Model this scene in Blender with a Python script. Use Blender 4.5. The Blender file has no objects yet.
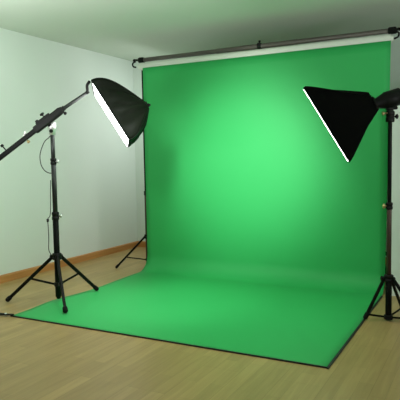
import bpy, bmesh, math
from mathutils import Vector as V, Matrix, Quaternion
PI = math.pi
scene = bpy.context.scene
COL = scene.collection

# ------------------------------------------------------------------ materials
def mat(name, color, rough=0.6, metal=0.0, emit=None, strength=0.0, bump=None, spec=0.5, sheen=0.0):
    m = bpy.data.materials.new(name); m.use_nodes = True
    nt = m.node_tree; b = nt.nodes['Principled BSDF']
    b.inputs['Base Color'].default_value = (*color, 1)
    b.inputs['Roughness'].default_value = rough
    b.inputs['Metallic'].default_value = metal
    b.inputs['Specular IOR Level'].default_value = spec
    if emit:
        b.inputs['Emission Color'].default_value = (*emit, 1)
        b.inputs['Emission Strength'].default_value = strength
    if bump:
        sc, st, dist = bump
        tc = nt.nodes.new('ShaderNodeTexCoord'); n = nt.nodes.new('ShaderNodeTexNoise')
        n.inputs['Scale'].default_value = sc; n.inputs['Detail'].default_value = 5
        bp = nt.nodes.new('ShaderNodeBump'); bp.inputs['Strength'].default_value = st; bp.inputs['Distance'].default_value = dist
        nt.links.new(tc.outputs['Object'], n.inputs['Vector'])
        nt.links.new(n.outputs['Fac'], bp.inputs['Height'])
        nt.links.new(bp.outputs['Normal'], b.inputs['Normal'])
    return m

M_wall = mat('wall_paint', (.70, .79, .72), .85, bump=(60, .06, .002), spec=.25)
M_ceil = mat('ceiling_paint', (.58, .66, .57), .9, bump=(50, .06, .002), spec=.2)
M_sheet = mat('green_paper', (.032, .42, .105), .55, bump=(7, .04, .01), spec=.3)
M_hem = mat('black_hem', (.006, .012, .008), .7)
M_core = mat('white_roll', (.80, .86, .76), .6)
M_bar = mat('crossbar_metal', (.115, .105, .09), .45, .2)
M_black = mat('black_metal', (.004, .005, .004), .5, .0, spec=.12)
M_blackm = mat('black_plastic', (.005, .0055, .005), .55, spec=.22)
M_tube = mat('dark_tube', (.03, .034, .032), .3, .6)
M_brown = mat('bronze_tube', (.06, .035, .025), .4, .5)
M_chrome = mat('chrome', (.70, .72, .69), .38, .8)
M_brass = mat('brass', (.55, .42, .2), .3, .9)
M_rubber = mat('rubber', (.005, .005, .005), .8, spec=.2)
M_fabric = mat('softbox_fabric', (.006, .009, .005), .5, bump=(14, .35, .015), spec=.08)
M_fabric_b = mat('softbox_fabric_matte', (.002, .0025, .002), .9, bump=(18, .15, .01), spec=.04)
M_lit_l = mat('lit_diffuser', (.9, .9, .88), .6, emit=(1, 1, 1), strength=6.8)
M_lit_r = mat('lit_diffuser_right', (.9, .9, .88), .6, emit=(1, 1, .95), strength=11.0)
M_cord = mat('cord', (.015, .016, .015), .5)

def floor_mat():
    m = bpy.data.materials.new('wood_floor'); m.use_nodes = True
    nt = m.node_tree; N = nt.nodes; Lk = nt.links; b = N['Principled BSDF']
    tc = N.new('ShaderNodeTexCoord'); mp = N.new('ShaderNodeMapping')
    mp.inputs['Rotation'].default_value = (0, 0, PI/2)
    Lk.new(tc.outputs['Object'], mp.inputs['Vector'])
    def brick(w, h, mortar, c1, c2, cm):
        k = N.new('ShaderNodeTexBrick'); k.offset = .37
        k.inputs['Scale'].default_value = 1
        k.inputs['Brick Width'].default_value = w; k.inputs['Row Height'].default_value = h
        k.inputs['Mortar Size'].default_value = mortar; k.inputs['Mortar Smooth'].default_value = .3
        k.inputs['Color1'].default_value = (*c1, 1); k.inputs['Color2'].default_value = (*c2, 1); k.inputs['Mortar'].default_value = (*cm, 1)
        Lk.new(mp.outputs['Vector'], k.inputs['Vector']); return k
    strips = brick(.62, .085, .0008, (.47, .33, .135), (.39, .275, .11), (.30, .21, .082))
    boards = brick(1.25, .255, .0016, (1, 1, 1), (.96, .955, .94), (.82, .79, .74))
    mul = N.new('ShaderNodeMix'); mul.data_type = 'RGBA'; mul.blend_type = 'MULTIPLY'; mul.inputs['Factor'].default_value = 1
    Lk.new(strips.outputs['Color'], mul.inputs['A']); Lk.new(boards.outputs['Color'], mul.inputs['B'])
    mp2 = N.new('ShaderNodeMapping'); mp2.inputs['Scale'].default_value = (22, 1.6, 1)
    Lk.new(tc.outputs['Object'], mp2.inputs['Vector'])
    g = N.new('ShaderNodeTexNoise'); g.inputs['Scale'].default_value = 1.5; g.inputs['Detail'].default_value = 6; g.inputs['Distortion'].default_value = .6
    Lk.new(mp2.outputs['Vector'], g.inputs['Vector'])
    rmp = N.new('ShaderNodeValToRGB'); rmp.color_ramp.elements[0].position = .3; rmp.color_ramp.elements[0].color = (.86, .84, .80, 1)
    rmp.color_ramp.elements[1].position = .72; rmp.color_ramp.elements[1].color = (1.06, 1.05, 1.04, 1)
    Lk.new(g.outputs['Fac'], rmp.inputs['Fac'])
    mul2 = N.new('ShaderNodeMix'); mul2.data_type = 'RGBA'; mul2.blend_type = 'MULTIPLY'; mul2.inputs['Factor'].default_value = 1
    Lk.new(mul.outputs['Result'], mul2.inputs['A']); Lk.new(rmp.outputs['Color'], mul2.inputs['B'])
    Lk.new(mul2.outputs['Result'], b.inputs['Base Color'])
    b.inputs['Roughness'].default_value = .38; b.inputs['Specular IOR Level'].default_value = .35
    bp = N.new('ShaderNodeBump'); bp.inputs['Strength'].default_value = .15; bp.inputs['Distance'].default_value = .002
    Lk.new(boards.outputs['Fac'], bp.inputs['Height']); bp.invert = True
    Lk.new(bp.outputs['Normal'], b.inputs['Normal'])
    return m
M_floor = floor_mat()

def wood_mat(name, c1, c2, axis):
    m = bpy.data.materials.new(name); m.use_nodes = True
    nt = m.node_tree; N = nt.nodes; Lk = nt.links; b = N['Principled BSDF']
    tc = N.new('ShaderNodeTexCoord'); mp = N.new('ShaderNodeMapping'); mp.inputs['Scale'].default_value = axis
    n = N.new('ShaderNodeTexNoise'); n.inputs['Scale'].default_value = 2; n.inputs['Detail'].default_value = 5
    r = N.new('ShaderNodeValToRGB'); r.color_ramp.elements[0].position = .3; r.color_ramp.elements[1].position = .7
    r.color_ramp.elements[0].color = (*c1, 1); r.color_ramp.elements[1].color = (*c2, 1)
    Lk.new(tc.outputs['Object'], mp.inputs['Vector']); Lk.new(mp.outputs['Vector'], n.inputs['Vector'])
    Lk.new(n.outputs['Fac'], r.inputs['Fac']); Lk.new(r.outputs['Color'], b.inputs['Base Color'])
    b.inputs['Roughness'].default_value = .4
    return m
M_base = wood_mat('baseboard_wood', (.44, .20, .055), (.52, .26, .08), (4, 1, 30))

# ------------------------------------------------------------------ mesh helpers (world coordinates)
class MB:
    def __init__(s): s.v = []; s.f = []; s.sm = []
    def _ring(s, c, a, b, ra, rb, n, ph=0):
        i = len(s.v)
        for k in range(n):
            t = 2*PI*k/n + ph
            s.v.append(c + a*(ra*math.cos(t)) + b*(rb*math.sin(t)))
        return i
    def path(s, pts, rad, n=14, caps=True, smooth=True):
        """round tube through pts, radius a number or one per point"""
        pts = [V(p) for p in pts]; m = len(pts)
        rad = rad if isinstance(rad, (list, tuple)) else [rad]*m
        prev = None; rings = []
        for k in range(m):
            t = (pts[min(k+1, m-1)] - pts[max(k-1, 0)])
            if t.length < 1e-9: t = pts[-1]-pts[0]
            t.normalize()
            if prev is None:
                ref = V((0, 0, 1)) if abs(t.z) < .9 else V((1, 0, 0)); a = t.cross(ref).normalized()
            else: a = (prev - t*prev.dot(t)).normalized()
            prev = a; rings.append(s._ring(pts[k], a, t.cross(a), rad[k], rad[k], n))
        for r0, r1 in zip(rings, rings[1:]):
            for k in range(n):
                s.f.append((r0+k, r0+(k+1) % n, r1+(k+1) % n, r1+k)); s.sm.append(smooth)
        if caps:
            s.f.append(tuple(reversed(range(rings[0], rings[0]+n)))); s.sm.append(False)
            s.f.append(tuple(range(rings[-1], rings[-1]+n))); s.sm.append(False)
        return s
    def lathe(s, base, axis, prof, n=20):
        """prof = [(distance along axis, radius)...] with crisp steps kept by doubled rings"""
        base = V(base); axis = V(axis).normalized()
        ref = V((0, 0, 1)) if abs(axis.z) < .9 else V((1, 0, 0)); a = axis.cross(ref).normalized(); b = axis.cross(a)
        rings = [s._ring(base+axis*d, a, b, r, r, n) for d, r in prof]
        for r0, r1 in zip(rings, rings[1:]):
            for k in range(n):
                s.f.append((r0+k, r0+(k+1) % n, r1+(k+1) % n, r1+k)); s.sm.append(True)
        s.f.append(tuple(reversed(range(rings[0], rings[0]+n)))); s.sm.append(False)
        s.f.append(tuple(range(rings[-1], rings[-1]+n))); s.sm.append(False)
        return s
    def box(s, c, x, y, z, hx, hy, hz, bev=.12):
        """oriented box, chamfered on the edges that run along x"""
        c, x, y, z = V(c), V(x).normalized(), V(y).normalized(), V(z).normalized()
        e = bev*min(hy, hz)*2
        sec = [(hy-e, hz), (hy, hz-e), (hy, -hz+e), (hy-e, -hz), (-hy+e, -hz), (-hy, -hz+e), (-hy, hz-e), (-hy+e, hz)]
        idx = []
        for q, sc in ((-hx, .86), (-hx+e, 1), (hx-e, 1), (hx, .86)):
            i = len(s.v); idx.append(i)
            for a, b in sec: s.v.append(c + x*q + y*a*sc + z*b*sc)
        for r0, r1 in zip(idx, idx[1:]):
            for k in range(8): s.f.append((r0+k, r0+(k+1) % 8, r1+(k+1) % 8, r1+k)); s.sm.append(False)
        s.f.append(tuple(reversed(range(idx[0], idx[0]+8)))); s.f.append(tuple(range(idx[-1], idx[-1]+8))); s.sm += [False]*2
        return s
    def abox(s, x0, x1, y0, y1, z0, z1):
        i = len(s.v)
        for z in (z0, z1):
            for x, y in ((x0, y0), (x1, y0), (x1, y1), (x0, y1)): s.v.append(V((x, y, z)))
        for f in ((3, 2, 1, 0), (4, 5, 6, 7), (0, 1, 5, 4), (1, 2, 6, 5), (2, 3, 7, 6), (3, 0, 4, 7)):
            s.f.append(tuple(i+k for k in f)); s.sm.append(False)
        return s
    def build(s, name, m, parent=None):
        me = bpy.data.meshes.new(name)
        o = bpy.data.objects.new(name, me); COL.objects.link(o)
        off = V((0, 0, 0)); q = parent; chain = []
        while q is not None: off += q.location; q = q.parent
        if parent is None:
            xs = [v.x for v in s.v]; ys = [v.y for v in s.v]; zs = [v.z for v in s.v]
            o.location = ((min(xs)+max(xs))/2, (min(ys)+max(ys))/2, min(zs)); off = o.location.copy()
        me.from_pydata([tuple(v-off) for v in s.v], [], s.f)
        for p_, k in zip(me.polygons, s.sm): p_.use_smooth = k
        bm = bmesh.new(); bm.from_mesh(me); bmesh.ops.recalc_face_normals(bm, faces=bm.faces); bm.to_mesh(me); bm.free()
        me.materials.append(m)
        if parent is not None: o.parent = parent
        return o

def thing(name, label, cat, loc, group=None):
    o = bpy.data.objects.new(name, None); COL.objects.link(o); o.location = loc
    o.empty_display_size = .1
    o['label'] = label; o['category'] = cat
    if group: o['group'] = group
    return o
def tag(o, label, cat, group=None):
    o['label'] = label; o['category'] = cat
    if group: o['group'] = group
    return o
def struct(mb, name, m):
    o = mb.build(name, m); o['kind'] = 'structure'; return o
def spline(pts, n=8):
    pts = [V(p) for p in pts]; out = []
    P = [2*pts[0]-pts[1]] + pts + [2*pts[-1]-pts[-2]]
    for i in range(1, len(P)-2):
        for k in range(n):
            t = k/n; a, b, c, d = P[i-1:i+3]
            out.append(.5*((2*b)+(c-a)*t+(2*a-5*b+4*c-d)*t*t+(3*b-a-3*c+d)*t**3))
    return out + [pts[-1]]

Z = V((0, 0, 1))
CAM = V((2.2146, -5.3731, 1.3115))
RT = V((.8843, .4669, 0)).normalized()      # direction in which both lamps are spread out
FW = V((-RT.y, RT.x, 0))

# ------------------------------------------------------------------ the room
LW, BW, CE = -2.43, 1.38, 2.729
RW, FR = 3.7, -7.2
struct(MB().abox(LW-.12, RW+.12, FR, BW+.12, -.08, 0), 'floor', M_floor)
struct(MB().abox(LW-.12, RW+.12, FR, BW+.12, CE, CE+.1), 'ceiling', M_ceil)
struct(MB().abox(LW-.12, LW, FR, BW+.12, 0, CE), 'wall_left', M_wall)
struct(MB().abox(LW, RW, BW, BW+.12, 0, CE), 'wall_back', M_wall)
struct(MB().abox(RW, RW+.12, FR, BW+.12, 0, CE), 'wall_right', M_wall)
struct(MB().abox(1.402, 2.5, -.12, -.02, 0, 1.83), 'wall_partition', M_wall)
def board(name, p0, p1, nrm):
    p0, p1, nrm = V(p0), V(p1), V(nrm)
    sec = [(0, 0), (.016, 0), (.016, .072), (.011, .082), (.004, .086), (0, .086)]
    mb = MB(); n = len(sec)
    for p in (p0, p1):
        for d, z in sec: mb.v.append(p + nrm*d + Z*z)
    for k in range(n): mb.f.append((k, (k+1) % n, n+(k+1) % n, n+k)); mb.sm.append(False)
    mb.f += [tuple(range(n)), tuple(range(n, 2*n))]; mb.sm += [False]*2
    return struct(mb, name, M_base)
board('baseboard_left', (LW, FR, 0), (LW, BW, 0), (1, 0, 0))
board('baseboard_back', (LW+.017, BW, 0), (RW, BW, 0), (0, -1, 0))

# ------------------------------------------------------------------ green paper backdrop
ZT, R = 2.352, .19
BY = .002
bd = thing('paper_backdrop', 'wide green paper backdrop hanging from its white roll and sweeping forward over the floor', 'backdrop', (0, 0, 0))
prof = [(.0, ZT)]
for k in range(1, 24): prof.append((0, ZT - (ZT-R)*k/23))
for k in range(1, 13):
    t = PI/2*k/12; prof.append((-R + R*math.cos(t), .004 + (R-.004)*(1-math.sin(t))))
for k in range(1, 41): prof.append((-R - (2.10-R)*k/40, .004))
def edges(y):
    """left and right edge of the sheet at depth y on the floor"""
    t = max(0, min(1, -y/2.1))
    l = -1.345 - .045*math.exp(-((t-.74)/.13)**2) + .03*math.exp(-((t-.5)/.2)**2)
    return l, 1.352
sh = MB(); NX = 40
for (y, z) in prof:
    l, r = edges(y); r += .034*max(0, z-.2)/2.17
    for i in range(NX+1):
        u = i/NX; x = l + (r-l)*u
        sag = .004*math.sin(u*PI*3+1)*(z/ZT)*(1-z/ZT)*3 if z > R else 0
        sh.v.append(V((x, y+sag-.0, z)))
nrow = len(prof)
for j in range(nrow-1):
    for i in range(NX):
        a = j*(NX+1)+i; sh.f.append((a, a+1, a+NX+2, a+NX+1)); sh.sm.append(True)
sheet = sh.build('sheet', M_sheet, bd)
sd = sheet.modifiers.new('thick', 'SOLIDIFY'); sd.thickness = .0025; sd.offset = 0
# hem along the front and the right-hand edge
h = MB(); z0, z1 = .0006, .0095
h.abox(-1.352, 1.352, -2.107, -2.097, z0, z1)
h.abox(1.348, 1.362, -2.111, -.19, z0, z1)
hem = h.build('hem', M_hem, bd); hem['label'] = 'black hem along the front and right edge'
# white roll the sheet comes off
roll = MB().lathe((-1.43, .044, 2.378), (1, 0, 0), [(0, .022), (.004, .026), (.03, .026), (.031, .0425), (2.81, .0425), (2.811, .026), (2.83, .026), (2.834, .022)], 28)
ro = roll.build('roll', M_core, bd); ro['label'] = 'white paper roll'

# crossbar
cb = thing('crossbar', 'long grey metal crossbar just below the ceiling above the white roll', 'crossbar', (0, .05, 2.41))
bar = MB().lathe((-1.42, .05, 2.452), (1, 0, 0), [(0, .02), (.002, .0235), (1.0, .0235), (1.001, .026), (1.9, .026), (1.901, .0235), (2.83, .0235), (2.832, .02)], 20)
bar.build('tube', M_bar, cb)
# small clamp on the crossbar's middle
cm = MB(); cm.box((.075, .05, 2.455), (1, 0, 0), (0, 1, 0), Z, .022, .031, .031, .2)
cm.lathe((.075, .05, 2.482), (0, 0, 1), [(0, .007), (.012, .007), (.013, .014), (.028, .012)])
cm.build('clamp', M_blackm, cb)
for sx in (-1, 1):
    e = MB(); X = 1.405*sx; hk = -.045 if sx > 0 else 0
    e.box((X - .015*sx, .05, 2.452), (1, 0, 0), (0, 1, 0), Z, .036, .03, .03, .2)
    e.path([(X+.01*sx, .05, 2.453), (X+(.085+hk)*sx, .05, 2.462)], .012)
    e.path(spline([(X+(.055+hk)*sx, .03, 2.44), (X+(.09+hk)*sx, .02, 2.42), (X+(.085+hk)*sx, .02, 2.385), (X+(.05+hk)*sx, .028, 2.372)], 5), .009, 8)
    e.lathe((X+(.085+hk)*sx, .05, 2.445), (sx*.2, 0, 1), [(0, .010), (.004, .018), (.022, .018), (.026, .012)])
    e.build('end_hook', M_black, cb)

# ------------------------------------------------------------------ tripods
def leg_set(root, c, hub_z, hub_r, foot_pts, ring_z, ring_r, leg_r, brace_t, leg_m, drop=0.0):
    """three legs, each with a rubber foot, and three braces to a ring on the column"""
    c = V(c)
    for fp in foot_pts:
        fp = V(fp); d = V((fp.x-c.x, fp.y-c.y, 0)).normalized(); sd_ = Z.cross(d)
        top = V((c.x, c.y, hub_z)) + d*hub_r
        ft = fp + Z*(leg_r+.004)
        mb = MB()
        ax = (ft-top).normalized(); up = ax.cross(sd_)
        mb.box((top+ft)/2, ax, sd_, up, (ft-top).length/2, leg_r*.78, leg_r, .25)
        mb.lathe(top - sd_*leg_r*1.15, sd_, [(0, leg_r*.6), (.001, leg_r*1.2), (leg_r*2.3, leg_r*1.2), (leg_r*2.3+.001, leg_r*.6)], 14)
        lg = mb.build('leg', leg_m, root)
        f = MB(); e0 = ft - ax*.05
        f.path([e0, e0+ax*.012, ft-ax*.004, ft+ax*.006], [leg_r*1.1, leg_r*1.4, leg_r*1.45, leg_r*.95], 14)
        f.build('rubber_foot', M_rubber, lg)
        j = top.lerp(ft, brace_t)
        b0 = V((c.x, c.y, ring_z)) + d*ring_r
        b = MB(); bax = (j-b0).normalized()
        b.box((b0+j)/2, bax, sd_, bax.cross(sd_), (j-b0).length/2, leg_r*.35, leg_r*.62, .2)
        b.lathe(j - sd_*leg_r*1.1, sd_, [(0, leg_r*.7), (leg_r*2.2, leg_r*.7)], 10)
        b.build('brace', leg_m, root)

def collar(c, z, r, h, knob_dir=None, m=None, root=None, knob_m=None, name='collar'):
    c = V(c); mb = MB()
    mb.lathe((c.x, c.y, z-h/2), Z, [(0, r*.86), (h*.08, r), (h*.4, r), (h*.42, r*.9), (h*.6, r*.9), (h*.62, r), (h*.92, r), (h, r*.86)])
    o = mb.build(name, m or M_blackm, root)
    if knob_dir is not None:
        k = V(knob_dir).normalized(); kb = MB()
        p = V((c.x, c.y, z)) + k*r*.7
        kb.lathe(p, k, [(0, .006), (.018, .006), (.0185, .013), (.021, .015), (.034, .015), (.038, .011)], 12)
        kb.box(p + k*.030, Z, k, k.cross(Z), .019, .006, .005, .3)
        kb.build('knob', knob_m or M_blackm, o)
    return o

# left light stand
S = V((-1.311, -1.56, 0))
def LP(x, y):   # a spot in the upright plane through the left stand
    z = 1.586 + (130-y)*.0091 + (x-52)*.00016
    a = (x - (52.2+(1.6-z)*4.1))*.0091
    return V((S.x, S.y, 0)) + RT*a*1.0 + Z*z
ls = thing('light_stand', 'black tripod light stand near the left wall, carrying the angled boom', 'light stand', (S.x, S.y, 0))
def pole(c, segs, root, mats):
    for (z0, z1, r), m in zip(segs, mats):
        MB().lathe((c.x, c.y, z0), Z, [(0, r*.9), (.003, r), (z1-z0-.003, r), (z1-z0, r*.9)], 20).build('pole_section', m, root)
pole(S, [(.045, .80, .027), (.80, 1.30, .0225), (1.30, 1.545, .0195)], ls, [M_black, M_tube, M_tube])
MB().lathe((S.x, S.y, .028), Z, [(0, .014), (.006, .02), (.03, .02), (.034, .016)]).build('end_cap', M_rubber, ls)
fz = [(-1.735, -1.785, 0), (-1.212, -1.117, .006), (-.955, -1.868, .006)]
leg_set(ls, S, .425, .036, fz, .165, .03, .0155, .5, M_black)
collar(S, .425, .043, .06, -RT+FW*.2, M_blackm, ls, name='leg_hub')
collar(S, .165, .035, .04, None, M_blackm, ls, name='brace_ring')
collar(S, .80, .033, .075, RT, M_blackm, ls, knob_m=M_chrome)
collar(S, 1.30, .027, .06, RT-FW*.3, M_blackm, ls, knob_m=M_chrome)
# head of the stand: pale metal swivel
hd = MB(); hp = S + Z*1.545
hd.lathe(hp, Z, [(-.005, .02), (0, .03), (.035, .031), (.04, .038), (.105, .040), (.112, .03)], 20)
sw = hd.build('swivel', M_chrome, ls); sw['label'] = 'polished metal swivel'

# ------------------------------------------------------------------ boom
P0 = LP(-26, 176.5); P1 = LP(64, 110.5); P2 = LP(88, 94.5)
P0 -= FW*.055; P1 -= FW*.055; P2 -= FW*.03
bx = (P1-P0).normalized(); by = FW.copy(); bz = bx.cross(by).normalized()
if bz.z < 0: bz = -bz
bo = thing('boom_arm', 'black boom arm tilted up across the left light stand to the lit softbox', 'boom arm', S+Z*1.60)
MB().box((P0+P1)/2, bx, by, bz, (P1-P0).length/2, .016, .0215, .2).build('beam', M_black, bo)
MB().path([P1-bx*.08, P1, P2], [.017, .017, .014], 16).build('extension_tube', M_tube, bo)
MB().box(P0+bx*.05, bx, by, bz, .06, .026, .032, .25).build('end_grip', M_rubber, bo)
mid = P0 + bx*((LP(50, 121)-P0).dot(bx))
c = MB(); c.box(mid, bx, by, bz, .15, .024, .034, .25)
c.box(mid+bx*.11, bx, by, bz, .055, .026, .028, .25)
c.box(mid-bx*.03+bz*.035, bx, by, bz, .075, .018, .016, .3)
c.box(mid-bx*.085+bz*.045, bx, by, bz, .014, .016, .02, .2)
c.build('clamp', M_blackm, bo)
# clamp pivot between boom and swivel
MB().path([mid - bx*.01 + FW*.0, S+Z*1.6], .02, 14).lathe(S+Z*1.575-FW*.05, FW, [(0, .012), (.003, .016), (.075, .016), (.078, .012)], 20).build('pivot', M_black, bo)
def tee(p, d, L, m, wd=.02):
    d = V(d).normalized(); k = MB()
    k.lathe(p, d, [(0, .006), (L, .006), (L+.001, .012), (L+.004, .0145), (L+.018, .0145), (L+.022, .010)], 12)
    k.box(V(p)+d*(L+.012), d.cross(FW), FW, d, wd, .006, .008, .3)
    return k.build('knob', m, bo)
tee(mid-bx*.01+bz*.045, bz, .02, M_blackm)
tee(P0+bx*((LP(29, 133)-P0).dot(bx))+bz*.005, -bx*.6+bz, .022, M_chrome, .022)
tee(P0+bx*((LP(27, 137)-P0).dot(bx))-bz*.018, bx*.1-bz, .014, M_brass, .012)
tee(P1-bx*.01-bz*.012, bx*.25-bz, .022, M_blackm, .014)
tee(P0+bx*((LP(10, 151)-P0).dot(bx))+bz*.012, bz-bx*.05, .050, M_blackm, .010)
br = MB(); br.lathe(P1-bx*.012, bx, [(0, .018), (.003, .022), (.035, .022), (.038, .016)]); br.build('sleeve', M_blackm, bo)
pt = P2
bk = MB(); bk.box(P2+bx*.0, bx, by, bz, .016, .014, .014, .2); bk.build('end_bracket', M_black, bo)

# cords
cd = MB(); off = -FW*.045
cd.path([p+off for p in spline([LP(51, 136)+FW*.02, LP(50, 138), LP(46.5, 141), LP(43.5, 147), LP(41.5, 155), LP(42.5, 164), LP(46, 170), LP(50, 172.5), LP(53, 173)], 8)], .0042, 8)
tag(cd.build('power_cord', M_cord), 'short black cord looping off the left light stand just below the boom', 'cord')
cd = MB(); off = -FW*.03
cd.path([p+off for p in spline([LP(51.5, 180), LP(51.3, 195), LP(51.4, 209), LP(50.8, 216), LP(48.6, 219), LP(49.0, 226), LP(49.6, 238), LP(49.6, 250), LP(52.5, 256)], 6)], .0036, 8)
cd.lathe(LP(48.7, 222)+off, (0, 0, 1), [(0, .006), (.004, .011), (.026, .012), (.032, .006)], 10)
tag(cd.build('power_cord', M_cord), 'thin dark cord hanging down the lower pole of the left light stand', 'cord')

# ------------------------------------------------------------------ softboxes
def softbox(name, label, top, bot, apex, alpha, e_top, e_bot, e_side, m_fab, m_lit, wrinkle, lift=.0, half_v=.31, r_top=.04, inset=.006, pillow=.010):
    top, bot, apex = V(top), V(bot), V(apex)
    C = (top+bot)/2; U = (bot-top).normalized(); hu = (bot-top).length/2
    w = (C-CAM).normalized()
    N0 = U.cross(w).normalized()
    if N0.dot(RT) > 0: N0 = -N0
    w2 = N0.cross(U).normalized()
    if w2.dot(w) < 0: w2 = -w2
    N = (N0*math.cos(alpha) - w2*math.sin(alpha)).normalized()     # way the light shines
    Vv = N.cross(U).normalized()
    if Vv.dot(w) < 0: Vv = -Vv                                       # away from the camera
    root = thing(name, label, 'softbox', C, None)
    rs = .04
    # square section pulled to a small ring at the back
    K = 24; n = 4*K; NS = 22
    def pt(s_, k):
        side, t = divmod(k, K); t = t/K*2-1
        q = [(t, -1), (1, t), (-t, 1), (-1, -t)][side]                # u, v on the unit square
        ang = math.atan2(q[1], q[0]); cu, cv = math.cos(ang), math.sin(ang)
        m_ = min(1, s_**1.6)
        # fabric is drawn in a little between the ribs
        tight = 1 - .05*math.sin(PI*s_)*(1-max(0, abs(t))**2)
        qu = q[0]*(1-m_)*tight + cu*m_; qv = q[1]*(1-m_)*tight + cv*m_
        eu = e_top if qu < 0 else e_bot
        ru = r_top if qu < 0 else rs; au = ru + (hu-ru)*(1-s_**eu); av = rs + (half_v-rs)*(1-s_**e_side)
        wr = wrinkle*(math.sin(ang*13+s_*2)+.7*math.sin(ang*21+1))*math.sin(PI*min(1, s_*1.05))
        return C + (apex-C)*s_ + U*(qu*(au+wr)) + Vv*(qv*(av+wr))
    sh_ = MB()
    for j in range(NS+1):
        s_ = j/NS
        for k in range(n): sh_.v.append(pt(s_, k))
    for j in range(NS):
        for k in range(n): sh_.f.append((j*n+k, j*n+(k+1) % n, (j+1)*n+(k+1) % n, (j+1)*n+k)); sh_.sm.append(True)
    sh_.f.append(tuple(range(NS*n, NS*n+n))); sh_.sm.append(False)
    so = sh_.build('shell', m_fab, root)
    s2 = so.modifiers.new('t', 'SOLIDIFY'); s2.thickness = .004; s2.offset = -1
    # ribs along the four corners
    for k in (0, K, 2*K, 3*K):
        rb = MB(); pts = []
        for j in range(NS+1):
            p = pt(j/NS, k); cc = C+(apex-C)*(j/NS); pts.append(p+(p-cc).normalized()*.001)
        rb.path(pts, .0045, 8); rb.build('rib', m_fab, root)
    # rim piping
    rm = MB(); loop = [pt(0, k) for k in range(n)]
    rm.path(loop+[loop[0]], .0055, 8, caps=False); rm.build('rim', m_fab, root)
    # diffuser: a slightly pillowed panel
    df = MB(); G = 16
    for j in range(G+1):
        for i in range(G+1):
            a, b = i/G*2-1, j/G*2-1
            d = .004 + lift + pillow*(1-a*a)*(1-b*b)
            df.v.append(C + U*(a*(hu-.006-inset/2)+inset/2) + Vv*(b*(half_v-.006)) + N*d)
    for j in range(G):
        for i in range(G):
            q = j*(G+1)+i; df.f.append((q, q+1, q+G+2, q+G+1)); df.sm.append(True)
    do = df.build('diffuser', m_lit, root); do['label'] = 'glowing white diffuser'
    s3 = do.modifiers.new('t', 'SOLIDIFY'); s3.thickness = .006; s3.offset = 0
    return root, C, U, N, Vv

A1 = V((-.972, -1.381, 1.962)); A2 = V((-.700, -1.237, 1.452)); AP = V((-.545, -1.155, 1.790))
sbl, CL, UL, NL, VL = softbox('softbox', 'domed black softbox with its glowing front edge showing, on the boom', A1, A2, AP, math.radians(4.6), 2.7, 1.8, 1.9, M_fabric, M_lit_l, .010, half_v=.28, inset=.022)
ax = (AP-CL).normalized()
nb = MB(); nb.lathe(AP-ax*.006, ax, [(0, .03), (.004, .038), (.012, .038), (.014, .018), (.028, .016), (.030, .009), (.04, .009)], 18)
nb.build('hub_cap', M_blackm, sbl)
lc = MB(); lc.path([A2+VL*-.1+ax*.0, A2+VL*-.1+UL*.018+ax*.01], .009, 10); lc.build('toggle', M_blackm, sbl)
ck = MB(); ck.path(spline([P2-bx*.012, LP(88.2, 93)-FW*.04, LP(88.2, 88)-FW*.05, LP(90.5, 84)-FW*.04], 5), .013, 10); ck.build('mounting_bracket', M_blackm, sbl)

B1 = V((.949, -1.232, 1.834)); B2 = V((1.238, -1.078, 1.300)); BP = V((1.432, -.977, 1.690))
sbr, CR, UR, NR, VR = softbox('softbox', 'black pyramid shaped softbox turned to the backdrop, on the right hand stand', B1, B2, BP, math.radians(-1.75), 1.08, 1.05, 1.2, M_fabric_b, M_lit_r, .001, half_v=.29, lift=.001, pillow=.0015, r_top=.115)
# lamp head behind the right softbox
SR = V((1.527, -.926, 0))
def RP(x, y): return V((SR.x, SR.y, 0)) + RT*((x-390)*.0078) + Z*(1.711+(102-y)*.0078)
hx = (RP(400, 98)-RP(376, 105)).normalized(); hz = hx.cross(FW).normalized()
if hz.z < 0: hz = -hz
lh = MB(); p0 = RP(374, 104)
lh.lathe(p0-hx*.012, hx, [(0, .052), (.004, .062), (.016, .062), (.018, .045), (.03, .040), (.10, .062), (.105, .066), (.22, .066), (.224, .058), (.24, .05)], 24)
lo = lh.build('lamp_head', M_black, sbr)
rb = MB(); rb.box(RP(399, 95.5), hx, FW, hz, .035, .03, .014, .25); rb.box(RP(388, 97)+hz*.01, hx, FW, hz, .018, .02, .022, .2)
rb.build('handle', M_blackm, lo)
yk = MB(); yk.box(RP(390, 108), Z, RT, FW, .045, .02, .024, .2); yk.path([RP(385, 109)-FW*.02, RP(396, 108)-FW*.02], .012, 12)
yk.build('tilt_bracket', M_blackm, sbr)
kn = MB(); q = RP(386, 113)-FW*.03
kn.lathe(q, (-RT-Z*.1), [(0, .006), (.024, .006), (.0245, .013), (.040, .013), (.042, .009)], 12)
kn.build('knob', M_brass, sbr)

# right light stand
rs_ = thing('light_stand', 'black light stand beside the right edge of the green paper with low spread legs', 'light stand', (SR.x, SR.y, 0))
pole(SR, [(.012, .345, .0245), (.345, .91, .0185), (.91, 1.60, .0155)], rs_, [M_black, M_brown, M_black])
feet = []
for a, r in ((174, .180), (46, .27), (-40, .27)):
    a = math.radians(a); feet.append(V((SR.x, SR.y, 0)) + RT*(r*math.cos(a)) + FW*(r*math.sin(a)))
leg_set(rs_, SR, .338, .034, feet, .030, .03, .0125, .9, M_black)
collar(SR, .34, .037, .055, -RT, M_blackm, rs_, M_brass and None, name='leg_hub')
collar(SR, .028, .034, .036, None, M_blackm, rs_, name='brace_ring')
collar(SR, .91, .026, .055, -RT-FW*.2, M_blackm, rs_, knob_m=M_brass)
collar(SR, 1.60, .034, .085, RT, M_blackm, rs_)

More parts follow.
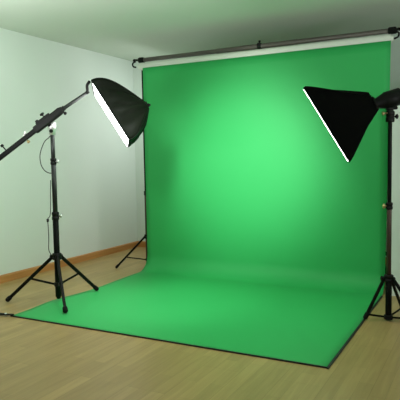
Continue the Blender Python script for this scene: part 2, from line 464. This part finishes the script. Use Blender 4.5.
# backdrop stands
def backdrop_stand(c, dirs, label):
    c = V(c); r_ = thing('backdrop_stand', label, 'backdrop stand', c, None)
    pole(c, [(.05, .9, .016), (.9, 2.405, .0125)], r_, [M_brown, M_black])
    leg_set(r_, c, .375, .024, [c+V((math.cos(math.radians(a)), math.sin(math.radians(a)), 0))*.375 for a in dirs], .10, .02, .0115, .66, M_black)
    collar(c, .38, .028, .05, None, M_blackm, r_, name='leg_hub')
    collar(c, .10, .023, .03, None, M_blackm, r_, name='brace_ring')
    collar(c, .9, .022, .05, (0, 1, 0), M_blackm, r_)
backdrop_stand((-1.415, .10, 0), (214, 102, 350), 'slim black tripod pole at the left edge of the green backdrop')
backdrop_stand((1.30, .10, 0), (90, 190, 350), 'slim black tripod pole hidden behind the right edge of the green backdrop')

# clip at the front left corner of the sheet
cp = thing('spring_clamp', 'small black spring clamp lying at the front left corner of the green paper', 'clamp', (-1.38, -2.12, 0))
j = MB(); g = V((-1.37, -2.115, .017)); d = V((.8, .25, 0)).normalized(); s_ = Z.cross(d)
j.box(g+d*.012, d, s_, Z, .04, .012, .006, .3); j.build('jaw', M_blackm, cp)
for sg in (-1, 1):
    k = MB(); k.path([g-d*.01, g-d*.04+s_*sg*.012, g-d*.10+s_*sg*.028], [.006, .0065, .005], 10); k.build('handle', M_blackm, cp)
MB().lathe(g-d*.02-Z*.012, Z, [(0, .009), (.024, .009)], 12).build('spring', M_chrome, cp)

# ------------------------------------------------------------------ light
def area(name, loc, target, size, power, color=(1, 1, 1), shape='DISK', spread=PI):
    l = bpy.data.lights.new(name, 'AREA'); l.energy = power; l.size = size; l.shape = shape; l.color = color; l.spread = spread
    o = bpy.data.objects.new(name, l); COL.objects.link(o); o.location = loc
    o.rotation_euler = (V(target)-V(loc)).to_track_quat('-Z', 'Y').to_euler(); return o
area('bounce_fill', (-1.2, -3.0, 1.5), (-1.3, -2.6, 2.7), .7, 34)  # added bounce light, aimed up to brighten the ceiling on the left
area('bounce_fill', (2.7, -4.6, 1.4), (2.2, -4.2, 2.7), .8, 26)  # second added upward fill, for the ceiling on the right
def lamp(name, kind, loc, power, radius, target=None, angle=60, blend=1):
    l = bpy.data.lights.new(name, kind); l.energy = power; l.shadow_soft_size = radius
    o = bpy.data.objects.new(name, l); COL.objects.link(o); o.location = loc
    if target:
        l.spot_size = math.radians(angle); l.spot_blend = blend
        o.rotation_euler = (V(target)-V(loc)).to_track_quat('-Z', 'Y').to_euler()
    return o
lamp('spot_fill', 'SPOT', (.35, -3.3, 2.45), 640, .3, (-.08, 0, 1.24), 37, 1)  # unseen spot, added to make the hot spot on the hanging paper
lamp('spot_fill', 'SPOT', (-.2, -2.0, 2.6), 145, .2, (-.5, -1.15, 0), 50, 1)  # added overhead spot, brightens the green lying on the floor
lamp('room_fill', 'POINT', (.1, -2.5, 2.15), 20, .2)  # added point fill without a fixture, lifts walls and ceiling
area('background_fill', (-1.15, .85, 2.15), (-2.3, .75, 1.2), .4, 12)  # unseen fill behind the paper, added to brighten the left wall corner
area('background_fill', (3.1, -1.9, 1.5), (2.3, -.7, 2.7), .4, 17)  # added off to the right, lifts the dark ceiling there
w = bpy.data.worlds.new('daylight'); scene.world = w; w.use_nodes = True
bg = w.node_tree.nodes['Background']; bg.inputs['Color'].default_value = (.97, 1, .98, 1); bg.inputs['Strength'].default_value = .2

# ------------------------------------------------------------------ camera
cam = bpy.data.cameras.new('camera'); co = bpy.data.objects.new('camera', cam); COL.objects.link(co)
cam.sensor_width = 36; cam.lens = 548.4734/400*36; cam.clip_start = .05
yaw, pitch, roll_ = -.4869, -.0771, -.018
fw = V((math.sin(yaw)*math.cos(pitch), math.cos(yaw)*math.cos(pitch), math.sin(pitch)))
r = fw.cross(Z).normalized(); u = r.cross(fw)
r2 = r*math.cos(roll_)+u*math.sin(roll_); u2 = -r*math.sin(roll_)+u*math.cos(roll_)
mt = Matrix((r2, u2, -fw)).transposed().to_4x4(); mt.translation = CAM
co.matrix_world = mt
scene.camera = co
vs = scene.view_settings
vs.view_transform = 'Standard'; vs.look = 'None'; vs.gamma = 1; vs.use_curve_mapping = False; vs.exposure = 0.0
